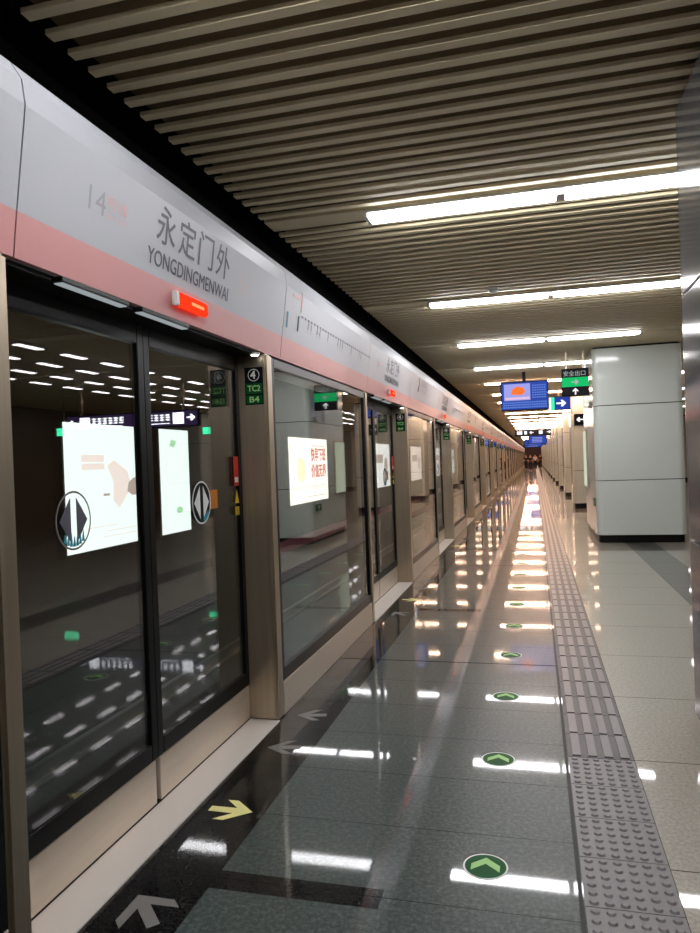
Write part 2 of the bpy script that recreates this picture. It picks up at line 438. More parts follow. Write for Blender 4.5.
# --- header panels (white band with pink foot, top rolled back)
HB = [(-.0, 2.305), (.045, 2.62), (.035, 2.70), (.0, 2.755), (-.06, 2.785), (-.40, 2.785), (-.40, 2.165), (-.04, 2.165), (-.02, 2.305)]
HW = 2.33
VN = Vector((.045+.018, 0, 2.62-2.165)).normalized()   # up direction of the leaning face
def hz(z): return (z-2.305)/(2.62-2.305)*.045 if z >= 2.305 else (z-2.305)/(2.305-2.165)*.018
def header(loc_y):
    t = thing('header_panel', '', 'header panel', (-1.50, loc_y, 0), 'white and pink header panels above the doors')
    a, b = .003, HW-.003
    m_ = MB().prism([(x, a, z) for x, z in HB], (0, b-a, 0)); m_.build('white_cover', M['header'], t)
    MB().prism([(.0, a, 2.305), (-.018, a, 2.165), (-.04, a, 2.165), (-.02, a, 2.305)], (0, b-a, 0)).build('pink_band', M['pink'], t)
    MB().box(-.35, -.05, a, b, 2.150, 2.166).build('soffit', M['black'], t)
    return t
def hpt(y, z, e=.0018): return (hz(z)+e, y, z)
YA = 1.83   # seam
hA = header(YA)
tx = MB(); 
for i, ch in enumerate('永定门外'): text(tx, ch, hpt(.79+.185*i, 2.445), YU, VN, w=.150, h=.155, bold=.0015)
text(tx, 'YONGDINGMENWAI', hpt(.735, 2.345), YU, VN, w=.77, h=.066, bold=.0012)
tx.build('station_name', M['ink'], hA)
tx = MB(); text(tx, '14', hpt(.335, 2.425), YU, VN, h=.085, w=.10); tx.build('line_number', M['inkpale'], hA)
tx = MB(); text(tx, '号线', hpt(.445, 2.46), YU, VN, h=.05, w=.13); text(tx, 'Line 14', hpt(.445, 2.43), YU, VN, h=.018, w=.12)
tx.build('line_name', M['pinkpale'], hA); tx = MB()
text(tx, '→', hpt(1.66, 2.50), YU, VN, h=.03, w=.05); text(tx, '下一站', hpt(1.62, 2.46), YU, VN, h=.03, w=.13); text(tx, 'Next', hpt(1.64, 2.43), YU, VN, h=.018, w=.10)
tx.build('next_station_mark', M['pinkpale'], hA)
hB = header(YA+HW)      # route map
o0 = YA+HW
tx = MB()
n = 30
for i in range(n):
    yy = 4.50-o0+i*(2.0/(n-1)); shape(tx, rect(-.012, .012, -.007, .007), hpt(yy, 2.485), YU, VN)
tx.build('station_dots', M['inkmid'], hB)
tx = MB()
shape(tx, rect(4.46-o0, 6.52-o0, -.002, .002), hpt(0, 2.485, .001), YU, VN, .0005)
for i in (2, 3, 5, 6, 9, 13, 14, 15, 19, 23, 24):
    yy = 4.50-o0+i*(2.0/(n-1)); text(tx, '一丨站'[2]+'台', hpt(yy-.022, 2.40), YU, VN, w=.045, h=.022)
    shape(tx, rect(-.004, .004, 0, .05), hpt(yy, 2.425), YU, VN)
tx.build('station_names', M['inkpale'], hB)
tx = MB(); shape(tx, rect(-.012, .012, 0, .10), hpt(4.22-o0, 2.37), YU, VN); tx.build('interchange_mark', M['teal'], hB)
tx = MB(); shape(tx, rect(-.012, .012, 0, .10), hpt(4.43-o0, 2.38), YU, VN); tx.build('current_station_mark', M['dark_teal'], hB)
tx = MB(); shape(tx, rect(-.01, .01, 0, .13), hpt(4.47-o0, 2.51), YU, VN); shape(tx, rect(-.07, .05, 0, .015), hpt(4.36-o0, 2.58), YU, VN); tx.build('you_are_here_mark', M['pinkpale'], hB)
hC = header(YA+3*HW)    # direction pictogram
o0 = YA+3*HW
tx = MB(); shape(tx, [(0, 0), (.09, .0), (.12, .09), (.07, .20), (.02, .16), (.06, .09), (.03, .06)], hpt(9.35-o0, 2.42), YU, VN)
tx.build('direction_mark', M['ink'], hC)
tx = MB(); text(tx, '本站首末车', hpt(9.58-o0, 2.51), YU, VN, w=.55, h=.09); text(tx, 'First and last trains', hpt(9.58-o0, 2.44), YU, VN, w=.5, h=.035)
tx.build('direction_text', M['inkpale'], hC)
thA, thB, thC = tree(hA), tree(hB), tree(hC)
# --- alarm lamps
al = thing('alarm_lamp', '', 'alarm lamp', (-1.50, Y0+1.16, 2.245), 'red alarm lamps on the pink band')
MB().box(-.002, .022, -.155, -.125, -.032, .032).build('end_cap', M['white_plastic'], al, bevel=.004)
MB().box(-.002, .026, -.125, .15, -.032, .032).build('red_lens', M['red_glow'], al, bevel=.008)
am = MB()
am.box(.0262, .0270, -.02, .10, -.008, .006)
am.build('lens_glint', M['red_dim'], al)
tal = tree(al)
# --- slim, faintly emissive strips under the header
sl = thing('soffit_strip', '', 'soffit lamp', (-1.505, 2.21, 2.131), 'slim glowing strips under the header')
MB().box(-.022, .022, -.20, .20, -.0, .019).build('strip_body', M['black'], sl, bevel=.003)
MB().box(-.016, .016, -.19, .19, -.004, -.0005).build('diffuser', M['soffit_strip'], sl)  # dim emissive face of the strip
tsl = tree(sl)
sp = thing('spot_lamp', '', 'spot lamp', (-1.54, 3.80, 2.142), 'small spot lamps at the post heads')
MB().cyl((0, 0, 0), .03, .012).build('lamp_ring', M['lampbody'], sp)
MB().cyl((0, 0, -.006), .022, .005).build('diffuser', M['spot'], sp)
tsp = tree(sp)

def rep(t, k, dy, lab, first=False):
    o = t[0] if first else copy_tree(t)
    if not first: o.location = t[0].location+Vector((0, dy, 0))
    o['label'] = lab; return o
def wh(k, near, mid, far, back):
    if k < 0: return back % ORD[-k-1]
    if k == 0: return near
    return mid % ORD[k] if k < 10 else far
sill_me = sill
for k in KS:
    dy = P*k; F = (k == 0)
    o = sill if F else sill.copy()
    if not F: COL.objects.link(o); o.location.y = Y0+dy
    o['label'] = wh(k, 'ribbed steel sill under the doorway nearest the camera', 'steel sill under the %s doorway from the camera', 'steel sill of the tiny far doorways beyond the tenth', 'steel sill of the %s doorway behind the photographer')
    rep(trp, k, dy, wh(k, 'broad steel post with black and green number 4 plate', 'steel post with green number plate right of the %s doorway', 'far steel post with number plate beyond the tenth doorway', 'steel post with number plate, %s behind the photographer'), F)
    rep(tlp, k, dy, wh(k, 'plain steel post at the left edge of the picture', 'plain slim steel post left of the %s doorway', 'far plain steel post beyond the tenth doorway', 'plain steel post, %s behind the photographer'), F)
    if k < 24:
        rep(tfp, k, dy, wh(k, 'fixed glass panel just right of the number 4 post, cream advert showing through', 'fixed glass panel just beyond the %s doorway', 'far fixed glass panel beyond the tenth doorway', 'fixed glass panel, %s behind the photographer'), F)
    rep(thA, k, dy, wh(k, 'white header panel with large station name above the nearest doorway', 'white header panel with station name above the %s doorway', 'far header panel with station name beyond the tenth doorway', 'header panel with station name, %s behind the photographer'), F)
    if k % 2 == 0 and k < 24:
        rep(thB, k, dy, wh(k, 'white header panel with the thin route map, right of the station name', 'header panel with thin route map just beyond the %s doorway', 'far header panel with route map beyond the tenth doorway', 'header panel with route map, %s behind the photographer'), F)
    elif k % 2:
        rep(thC, k, dy-P, wh(k, '', 'header panel with dark direction mark just beyond the %s doorway', 'far header panel with direction mark beyond the tenth doorway', 'header panel with direction mark, %s behind the photographer'), k == 1)
    rep(tal, k, dy, wh(k, 'red alarm lamp on the pink band below the large station name', 'red alarm lamp above the %s doorway', 'far red alarm lamp beyond the tenth doorway', 'red alarm lamp, %s behind the photographer'), F)
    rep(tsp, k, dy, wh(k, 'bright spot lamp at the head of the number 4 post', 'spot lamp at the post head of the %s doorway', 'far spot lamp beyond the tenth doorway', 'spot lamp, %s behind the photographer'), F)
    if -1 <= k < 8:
        rep(tsl, k, dy, wh(k, 'slim glowing strip at the left edge, under the header of the nearest doorway', 'slim glowing strip at the near end of the %s doorway', '', 'slim glowing strip, %s behind the photographer'), F)
        o = rep(tsl, k, dy+.49, wh(k, 'shorter-looking slim glowing strip left of the red alarm lamp', 'slim glowing strip in the middle of the %s doorway', '', 'second slim glowing strip, %s behind the photographer'))
bpy.data.objects.remove(hC) if False else None

# ------------------------------------------------------------------ tactile paving
tp = thing('tactile_paving', 'grey studded tactile paving in the right foreground', 'tactile paving', (.265, 2.7, 0), 'tactile paving strip')
TX0, TX1 = -.155, .155
b_ = MB()
for j in range(-5, 4):
    y0 = .93-.3*(4-j)
    b_.box(TX0+.002, TX1-.002, y0+.002, y0+.298, -.001, .005)
b_.build('tile_row', M['tactile'], tp, bevel=.0)
b_ = MB()
for j in range(-5, 4):
    y0 = .93-.3*(4-j)
    for r in range(6):
        for c_ in range(6):
            b_.cyl((TX0+.031+.0497*c_, y0+.025+.05*r, .005), .0165, .006, seg=10, r2=.011)
s_ = b_.build('studs', M['tactile'], tp)
tp2 = thing('tactile_paving', 'grey ribbed tactile paving running from the studs to the far end', 'tactile paving', (.265, 3.63, 0), 'tactile paving strip')
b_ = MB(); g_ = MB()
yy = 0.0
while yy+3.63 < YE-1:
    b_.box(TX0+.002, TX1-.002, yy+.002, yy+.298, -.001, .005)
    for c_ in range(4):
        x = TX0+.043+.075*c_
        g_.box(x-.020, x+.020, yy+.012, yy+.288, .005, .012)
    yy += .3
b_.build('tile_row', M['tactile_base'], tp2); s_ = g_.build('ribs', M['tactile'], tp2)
tag(MB().box(.094, .108, YB+.5, YE-1, -.002, .003).build('edge_strip', M['rubber']), 'thin black edge strip left of the tactile paving', 'edge strip')

# ------------------------------------------------------------------ floor stickers and arrows
st = thing('floor_sticker', '', 'floor sticker', (-.225, 2.605, 0), 'round green floor stickers')
m_ = MB(); shape(m_, disc(.082, .082, 36), (0, 0, 0), XU, YU, .0012); m_.build('white_rim', M['white'], st)
m_ = MB(); shape(m_, disc(.075, .075, 36), (0, 0, .0012), XU, YU, .0006); m_.build('green_disc', M['green'], st)
m_ = MB()
shape(m_, [(-.052, -.032), (0, .015), (.052, -.032), (.052, .008), (0, .055), (-.052, .008)][:6], (0, 0, .0018), XU, YU, .0005)
m_.build('chevron', M['palegreen'], st)
tst = tree(st)
for i in range(26):
    o = st if i == 0 else copy_tree(tst)
    o.location.y = 2.605+.945*i
    o['label'] = ('round green chevron floor sticker nearest the camera' if i == 0 else
                  'round green chevron floor sticker, '+ORD[i]+' from the camera' if i < 9 else 'round green floor sticker in the far row, tiny beyond the ninth')
CH = [(-.085, -.02), (-.085, .02), (.0, .02), (-.0, .02)]
def chevron_arrow(L_=.21, W=.17, t=.05, sw=.022):
    # stem and two swept arms, pointing along +U, as separate outlines
    return [[(-L_/2, -sw), (L_/2-.05, -sw), (L_/2-.05, sw), (-L_/2, sw)],
            [(L_/2, 0), (L_/2-.10, W/2), (L_/2-.10-t, W/2), (L_/2-t-.005, 0)],
            [(L_/2, 0), (L_/2-t-.005, 0), (L_/2-.10-t, -W/2), (L_/2-.10, -W/2)]]
def floor_arrow(x, y, ang, m, lab, L_=.2, W=.17):
    mb = MB(); U = Vector((math.cos(ang), math.sin(ang), 0)); V = Vector((-math.sin(ang), math.cos(ang), 0))
    for i, pts in enumerate(chevron_arrow(L_, W)): shape(mb, pts, (0, 0, 0.0), U, V, .0010+.0002*i)
    o = mb.build('floor_arrow', M[m], None, (x, y, 0)); tag(o, lab, 'floor arrow', 'boarding arrows on the black floor strip')
R_ = math.radians
for k in range(-1, 12):
    d = P*k; nm = {-1: 'behind the photographer', 0: None}.get(k, ORD[max(k, 0)]+' doorway') if k < 12 else ''
    sfx = {0: 'at the nearest doorway'}.get(k, ('at the '+ORD[k]+' doorway' if k > 0 else 'behind the photographer'))
    floor_arrow(-1.335, 2.125+d, R_(135), 'grey_arrow', 'grey slanted arrow on the black floor strip, near side, '+sfx, .20, .20)
    floor_arrow(-1.335, 2.825+d, 0, 'yellow_arrow', 'pale yellow arrow pointing away from the doors '+sfx)
    floor_arrow(-1.34, 3.51+d, R_(190), 'grey_arrow', 'grey arrow pointing to the doors, far side, '+sfx, .18)
    floor_arrow(-1.34, 3.99+d, R_(190), 'grey_arrow', 'grey arrow pointing to the panel just past the post '+sfx, .18)

# ------------------------------------------------------------------ pillars
def rr_outline(x0, x1, y0, y1, r, seg=8):
    pts = []
    for cx, cy, a0 in ((x1-r, y1-r, 0), (x0+r, y1-r, 90), (x0+r, y0+r, 180), (x1-r, y0+r, 270)):
        for i in range(seg+1):
            a = math.radians(a0+90*i/seg); pts.append((cx+r*math.cos(a), cy+r*math.sin(a)))
    return pts
def pillar(x0, x1, y0, y1, lab, group, r=.11, skin='enamel'):
    cx, cy = (x0+x1)/2, (y0+y1)/2
    t = thing('pillar', lab, 'pillar', (cx, cy, 0), group)
    a, b, c, d = x0-cx, x1-cx, y0-cy, y1-cy
    MB().prism([(x, y, 0) for x, y in rr_outline(a+.03, b-.03, c+.03, d-.03, r)], (0, 0, .13)).build('base_skirt', M['black'], t)
    MB().prism([(x, y, .13) for x, y in rr_outline(a+.02, b-.02, c+.02, d-.02, r)], (0, 0, 3.15)).build('core', M['black'], t)
    zs = [(.13, 1.035), (1.047, 2.29), (2.302, 3.25)]
    for z0, z1 in zs:
        o = MB().prism([(x, y, z0) for x, y in rr_outline(a, b, c, d, r)], (0, 0, z1-z0)).build('cladding_panel', M[skin], t)
        bv = o.modifiers.new('b', 'BEVEL'); bv.width = .006; bv.segments = 2; bv.limit_method = 'ANGLE'; bv.angle_limit = 1.0
        for p in o.data.polygons: p.use_smooth = abs(p.normal.z) < .5 
        wn = o.modifiers.new('n', 'WEIGHTED_NORMAL'); wn.keep_sharp = True
    return t
G = 'enamel-clad pillars along the platform'
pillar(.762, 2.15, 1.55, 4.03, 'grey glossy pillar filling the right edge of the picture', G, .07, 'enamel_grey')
pillar(.98, 2.38, 12.46, 14.95, 'large white enamel pillar in plain view on the right', G)
for i in range(16):
    yy = 20.6+6.0*i
    if yy > YE-3: break
    pillar(1.02, 2.2, yy, yy+1.2, ('narrow-looking white pillar with small arrow sign, just left of the large one' if i == 0 else
           ORD[i+1]+' white pillar from the camera, in the receding row' if i < 6 else 'tiny cream pillar in the far end of the row, beyond the seventh'), G)
GH = 'pillars across the hall, seen mirrored in the glass'
for i, yy in enumerate((2.5, 20.6, 26.6, 32.6, 38.6)):
    pillar(6.9, 8.2, yy, yy+1.6, 'pillar on the far side of the hall, mirrored in the door glass, '+ORD[i]+' of its row', GH)

# ------------------------------------------------------------------ ceiling lamps
def lamp_row(y, m, lab, n):
    t = thing('ceiling_lamp', lab, 'ceiling lamp', (.23, y, ZC), 'fluorescent lamp rows on the slatted ceiling')
    MB().box(-1.33, 1.33, -.098, .098, -.018, -.001).build('housing', M['lampbody'], t, bevel=.003)
    for s in (-1, 1):
        MB().box(min(s*.03, s*1.31), max(s*.03, s*1.31), -.080, .080, -.046, -.018).build('diffuser', m, t, bevel=.006)
    MB().box(-.028, .028, -.06, .06, -.050, -.018).build('joint_bracket', M['white_plastic'], t)
    for s in (-1, 1): MB().box(s*1.33-.012, s*1.33+.012, -.088, .088, -.044, -.001).build('end_cap', M['white_plastic'], t)
    return t
i = 0
for k, r in enumerate(rows):
    if r > YE-2 or r < -6: continue
    q = round((r-4.97)/3.05)
    lab = ('long bright lamp row nearest the camera, top right' if q == 0 else 'lamp row on the ceiling behind the photographer' if q < 0
           else ORD[q]+' bright lamp row from the camera on the slatted ceiling' if q < 9 else 'warm lamp row tiny in the distance beyond the ninth')
    if q == -1: lab = 'lamp row over the photographer, just out of frame'
    lamp_row(r, M['lamp'] if q < 4 else M['lamp_warm'], lab, q)
hl = thing('hall_lamp', '', 'hall lamp', (3.27, 8.25, ZC), 'short hall lamps mirrored in the door glass')
MB().box(-.07, .07, -.27, .27, -.03, -.001).build('housing', M['lampbody'], hl)
MB().box(-.055, .055, -.25, .25, -.04, -.03).build('diffuser', M['halllamp'], hl)
thl = tree(hl)
first = True
for ci, (x, ys) in enumerate(((3.27, 8.25), (4.11, 8.78), (4.95, 8.22), (5.78, 8.70))):
    for j in range(-1, 24):
        o = hl if first else copy_tree(thl)
        first = False
        o.location = (x, ys+.985*j, ZC)
        o['label'] = 'short lamp in the %s of four ceiling rows mirrored in the glass' % ORD[ci]

# ceiling bits
d = thing('smoke_detector', 'small round detector on the ceiling slats by the second lamp row', 'smoke detector', (-.36, 7.60, ZC))
MB().cyl((0, 0, -.02), .06, .02, seg=24).build('base', M['white_plastic'], d)
MB().cyl((0, 0, -.045), .035, .025, seg=24, r2=.055).build('sensor_dome', M['white_plastic'], d)

# ------------------------------------------------------------------ hanging signs (they face the camera, -Y)
NX = (1, 0, 0)
def sgn(mb, pts, x, y, z, th=.003): shape(mb, pts, (x, y, z), XU, ZU, th)
def arrow_pts(x, z, s, d=1):
    return [(x-d*s, z-.18*s), (x+d*.1*s, z-.18*s), (x-d*.1*s, z-.7*s), (x+d*.3*s, z-.7*s), (x+d*s, z), (x+d*.3*s, z+.7*s), (x-d*.1*s, z+.7*s), (x+d*.1*s, z+.18*s), (x-d*s, z+.18*s)]
# information display
D = thing('information_display', 'blue information display hanging from a pole above the platform', 'display', (-.16, 15.3, 2.48))
MB().box(-.49, .49, 0, .10, -.01, .60).build('casing', M['sign_black'], D, bevel=.01)
MB().box(-.035, .035, .03, .09, .60, .80).build('pole', M['sign_black'], D)
m_ = MB(); sgn(m_, rect(-.47, .47, .01, .58), 0, -.001, 0, .002); scn = m_.build('screen', M['screen_blue'], D)
m_ = MB(); sgn(m_, rect(-.42, .12, .20, .55), 0, -.0035, 0, .001); m_.build('picture', M['screen_lilac'], scn)
m_ = MB(); sgn(m_, [(-.28, .33), (-.05, .31), (.02, .38), (-.02, .46), (-.14, .50), (-.25, .44)], 0, -.005, 0, .001); m_.build('orange_figure', M['screen_orange'], scn)
m_ = MB(); sgn(m_, rect(-.40, .10, .22, .27), 0, -.005, 0, .001); m_.build('caption', M['screen_pink'], scn)
m_ = MB()
for r in range(3):
    for c_ in range(20): sgn(m_, rect(-.44+.045*c_, -.44+.045*c_+.028, .04+.05*r, .07+.05*r), 0, -.0035, 0, .001)
for r in range(6):
    for c_ in range(6): sgn(m_, rect(.16+.048*c_, .16+.048*c_+.03, .24+.05*r, .265+.05*r), 0, -.0035, 0, .001)
m_.build('timetable_text', M['screen_text'], scn)
# green exit board
D = thing('hanging_sign', 'square black and green exit board beside the large white pillar', 'sign', (.72, 12.72, 2.50), 'hanging signs')
MB().box(-.225, .225, 0, .07, 0, .48).build('board', M['sign_black'], D, bevel=.006)
MB().box(-.15, -.13, .02, .05, .48, .78).build('hanger', M['steel'], D); MB().box(.13, .15, .02, .05, .48, .78).build('hanger', M['steel'], D)
m_ = MB(); sgn(m_, rect(-.222, .222, .165, .325), 0, -.001, 0, .002); m_.build('green_band', M['green_glow'], D)
m_ = MB(); text(m_, '安全出口', (-.19, -.002, .35), XU, ZU, w=.36, h=.09); sgn(m_, arrow_pts(0, .245, .06), 0, -.003, 0, .002)
m_.build('exit_text', M['white_dim'], D)
m_ = MB(); sgn(m_, [(-.012, .03), (.012, .03), (.012, .10), (.045, .075), (.045, .10), (0, .14), (-.045, .10), (-.045, .075), (-.012, .10)], 0, -.001, 0, .002)
m_.build('up_arrow', M['white_glow'], D)
# blue arrow sign behind the display
D = thing('hanging_sign', 'blue sign with white right arrow behind the blue display', 'sign', (.70, 20.2, 2.74), 'hanging signs')
MB().box(-.32, .30, 0, .10, 0, .36).build('board', M['sign_black'], D, bevel=.006)
MB().box(-.02, .02, .03, .07, .36, .54).build('hanger', M['steel'], D)
m_ = MB(); sgn(m_, rect(-.12, .29, .01, .35), 0, -.001, 0, .002); m_.build('blue_field', M['blue_glow'], D)
m_ = MB(); sgn(m_, rect(-.31, -.21, .01, .35), 0, -.001, 0, .002); m_.build('white_field', M['white_glow'], D)
m_ = MB(); sgn(m_, rect(-.21, -.12, .01, .35), 0, -.001, 0, .002); m_.build('green_field', M['green_bright'], D)
m_ = MB(); sgn(m_, arrow_pts(.06, .18, .13), 0, -.003, 0, .002); m_.build('arrow', M['white_glow'], D)
D = thing('wall_sign', 'small dark sign with white left arrow on the second visible pillar', 'sign', (1.25, 20.57, 2.31))
MB().box(-.15, .15, 0, .03, 0, .31).build('board', M['sign_black'], D, bevel=.004)
m_ = MB(); sgn(m_, arrow_pts(0, .155, .09, -1), 0, -.001, 0, .002); m_.build('arrow', M['white_glow'], D)
# far boards
def far_board(x, y, z, w, h, lab, blue):
    D = thing('hanging_sign' if not blue else 'information_display', lab, 'sign' if not blue else 'display', (x, y, z), 'hanging signs')
    MB().box(-w/2, w/2, 0, .12, 0, h).build('board', M['sign_black'], D, bevel=.006)
    for s in (-1, 1): MB().box(s*w*.4-.015, s*w*.4+.015, .03, .06, h, ZC-z).build('hanger', M['steel'], D)
    m_ = MB()
    if blue:
        sgn(m_, rect(-w/2+.03, w/2-.03, .03, h-.03), 0, -.001, 0, .002); m_.build('screen', M['screen_blue'], D)
        m_ = MB()
        for r in range(4): sgn(m_, rect(-w*.3, w*.25, h*.2+r*h*.17, h*.2+r*h*.17+h*.07), 0, -.003, 0, .002)
        m_.build('screen_lines', M['screen_lilac'], D)
    else:
        for cx_, hw in ((-.75, .2), (-.42, .10), (.40, .14)): sgn(m_, rect(cx_*w/2-hw*.8, cx_*w/2+hw*.8, h*.25, h*.75), 0, -.001, 0, .002)
        sgn(m_, arrow_pts(-.05*w, h*.5, h*.3, -1), 0, -.001, 0, .002); sgn(m_, arrow_pts(.42*w, h*.5, h*.3), 0, -.001, 0, .002)
        m_.build('pictograms', M['white_glow'], D)
far_board(-.02, 45, 2.74, 2.2, .42, 'long black sign with white pictograms across the distant platform', False)
far_board(.25, 52, 2.35, 1.3, .6, 'distant blue display just under the long black sign', True)
far_board(.1, 66, 2.45, 1.9, .55, 'tiny dark blue display above the people', True)
far_board(-.1, 84, 2.5, 2.0, .6, 'smallest, farthest blue display at the end of the platform', True)
# hall signs, seen mirrored in the nearest doors
def glyphs(mb, x, z, n, s):
    text(mb, '地铁站换乘出'[:n], (x, -.003, z), XU, ZU, w=s*n*1.1, h=s)
D = thing('hall_sign', 'long dark hall sign with white arrows, mirrored in the nearest doors', 'sign', (4.7, 13.0, 2.36), 'hall signs')
MB().box(-1.55, 1.55, 0, .12, 0, .34).build('board', M['sign_black'], D, bevel=.006)
for s in (-1, 1): MB().box(s*1.2-.02, s*1.2+.02, .03, .07, .34, ZC-2.36).build('hanger', M['steel'], D)
m_ = MB(); sgn(m_, rect(-1.52, 1.52, .02, .32), 0, -.001, 0, .002); m_.build('sign_face', M['purple_glow'], D)
m_ = MB()
sgn(m_, arrow_pts(-1.38, .18, .09, -1), 0, -.003, 0, .002); sgn(m_, rect(-1.22, -.98, .06, .29), 0, -.003, 0, .002)
sgn(m_, arrow_pts(1.38, .18, .09, 1), 0, -.003, 0, .002); sgn(m_, rect(.96, 1.20, .06, .29), 0, -.003, 0, .002)
for s in (-1, 1):
    for q in range(6):
        cx_ = s*(.86-.13*q)
        for zz in (.14, .19, .24): sgn(m_, rect(cx_-.045, cx_+.045, zz, zz+.022), 0, -.003, 0, .002)
        sgn(m_, rect(cx_-.01, cx_+.01, .13, .27), 0, -.003, 0, .002)
    sgn(m_, rect(min(s*.2, s*.9), max(s*.2, s*.9), .07, .085), 0, -.003, 0, .002)
m_.build('pictograms', M['hall_white'], D)
for x, y, lab in ((7.35, 18.0, 'small green exit light deeper in the hall, mirrored at the left door'), (4.3, 17.5, 'small green exit light in the middle of the hall, mirrored below the sign'), (5.1, 17.5, 'wider green exit light beside the middle one, mirrored below the sign')):
    w = .22 if x == 4.3 else .42
    D = thing('exit_light', lab, 'exit sign', (7.8 if x > 7 else x, 15.0 if x > 7 else y, 2.4), 'green exit lights in the hall')
    MB().box(-w/2, w/2, 0, .06, 0, .22).build('casing', M['sign_black'], D)
    m_ = MB(); sgn(m_, rect(-w/2+.01, w/2-.01, .015, .205), 0, -.001, 0, .002); m_.build('lit_face', M['hall_green'], D)
    MB().box(-.01, .01, .02, .04, .22, ZC-2.4).build('hanger', M['steel'], D)

# fittings on the platform face of the large pillar
D = thing('poster_lightbox', 'slim lit poster box on the track side of the large white pillar', 'lightbox', (.98, 14.42, .85))
MB().box(-.03, -.002, -.40, .40, 0, 1.12).build('casing', M['steel'], D, bevel=.004)
m_ = MB(); shape(m_, rect(-.37, .37, .03, 1.09), (-.031, 0, 0), (0, -1, 0), ZU, .002); m_.build('poster', M['ad_poster'], D)
D = thing('dome_camera', 'white dome camera high on the track side of the large white pillar', 'camera', (.98, 12.75, 2.34))
MB().box(-.05, -.002, -.03, .03, -.02, .05).build('bracket', M['lampgrey'], D, bevel=.004)
MB().cyl((-.04, 0, -.06), .022, .04, seg=16, r2=.035).build('dome', M['lampgrey'], D)
D = thing('exit_plate', 'small green exit plate low on the track side of the large white pillar', 'exit sign', (.98, 12.85, .60))
MB().box(-.012, -.002, -.17, .17, 0, .13).build('plate', M['green'], D)
m_ = MB(); shape(m_, [(-.02, .01), (.02, .01), (.02, .07), (.05, .07), (0, .12), (-.05, .07), (-.02, .07)], (-.0125, 0, 0), (0, -1, 0), ZU, .001); m_.build('arrow', M['white'], D)

# ------------------------------------------------------------------ advert lightboxes on the track wall (face +X)
def lightbox(y0, y1, z0, z1, mname, lab):
    D = thing('advert_lightbox', lab, 'advert lightbox', (-5.597, (y0+y1)/2, z0), 'adverts on the track wall')
    w = (y1-y0)/2; h = z1-z0
    MB().box(0, .10, -w-.05, w+.05, -.05, h+.05).build('casing', M['black'], D, bevel=.01)
    m_ = MB(); shape(m_, rect(-w, w, 0, h), (.101, 0, 0), YU, ZU, .003); m_.build('lit_face', M[mname], D)
    return D, w, h
D, w, h = lightbox(7.35, 9.02, .50, 2.12, 'ad_mint', 'pale mint advert lightbox with peach picture behind the left door leaf')
m_ = MB(); shape(m_, [(.30, .50), (.44, .62), (.60, .78), (.52, 1.00), (.20, 1.15), (.05, 1.08), (.18, .86), (.16, .62)], (.105, 0, 0), YU, ZU, .001)
shape(m_, rect(-.50, -.02, 1.13, 1.22), (.105, 0, 0), YU, ZU, .001); shape(m_, rect(-.50, -.02, 1.03, 1.11), (.105, 0, 0), YU, ZU, .001); m_.build('peach_picture', M['ad_peach'], D)
m_ = MB(); shape(m_, [(.50, .72), (.62, .66), (.82, .66), (.82, .92), (.66, .90), (.54, .84)], (.107, 0, 0), YU, ZU, .001); shape(m_, rect(-.06, .08, .68, .71), (.107, 0, 0), YU, ZU, .001)
m_.build('brown_picture', M['ad_grey'], D)
m_ = MB()
for q, (a_, b__) in enumerate(((-.1, .75), (.0, .70), (-.45, .25))): shape(m_, rect(a_, b__, .14+.07*q, .15+.07*q), (.105, 0, 0), YU, ZU, .001)
m_.build('small_print', M['ad_peach'], D)
D, w, h = lightbox(9.60, 10.52, .50, 2.12, 'ad_mint', 'narrow mint advert lightbox with small green emblem behind the right door leaf')
m_ = MB(); shape(m_, [(-.16, 1.36), (-.02, 1.34), (.06, 1.44), (-.10, 1.46)], (.105, 0, 0), YU, ZU, .001); shape(m_, disc(.10, .05), (.105, .1, .35), YU, ZU, .001); m_.build('small_emblem', M['ad_green'], D)
D, w, h = lightbox(15.4, 18.5, .55, 2.15, 'ad_cream', 'cream advert lightbox with red characters behind the fixed glass panel')
m_ = MB(); text(m_, '快早下班', (.105, .10, 1.02), YU, ZU, w=1.28, h=.33, bold=.02); text(m_, '价值无界', (.105, .10, .60), YU, ZU, w=1.28, h=.33, bold=.02); m_.build('red_slogan', M['ad_red'], D)
m_ = MB(); shape(m_, disc(.32, .30), (.105, -.68, .82), YU, ZU, .001); m_.build('yellow_picture', M['ad_yellow'], D)
m_ = MB(); shape(m_, rect(.15, 1.35, 1.40, 1.43), (.105, 0, 0), YU, ZU, .001); shape(m_, rect(-1.3, 1.3, .38, .40), (.105, 0, 0), YU, ZU, .001); shape(m_, rect(-.4, 1.2, .12, .15), (.105, 0, 0), YU, ZU, .001); m_.build('small_print', M['ad_peach'], D)
for i, (yy, mm, nm) in enumerate(((24.0, 'ad_white', 'white'), (32.0, 'ad_peach', 'peach'), (40.0, 'ad_white', 'second white'), (48, 'ad_mint', 'far mint'), (56, 'ad_cream', 'far cream'), (64, 'ad_white', 'farthest white'))):
    D, w, h = lightbox(yy, yy+3.1, .55, 2.15, mm, nm+' advert lightbox glimpsed through the farther glass')
    m_ = MB(); shape(m_, rect(-1.2, .3, .9, 1.2), (.105, 0, 0), YU, ZU, .001); shape(m_, disc(.3, .3), (.105, .8, .8), YU, ZU, .001); m_.build('picture', M['ad_grey'], D)

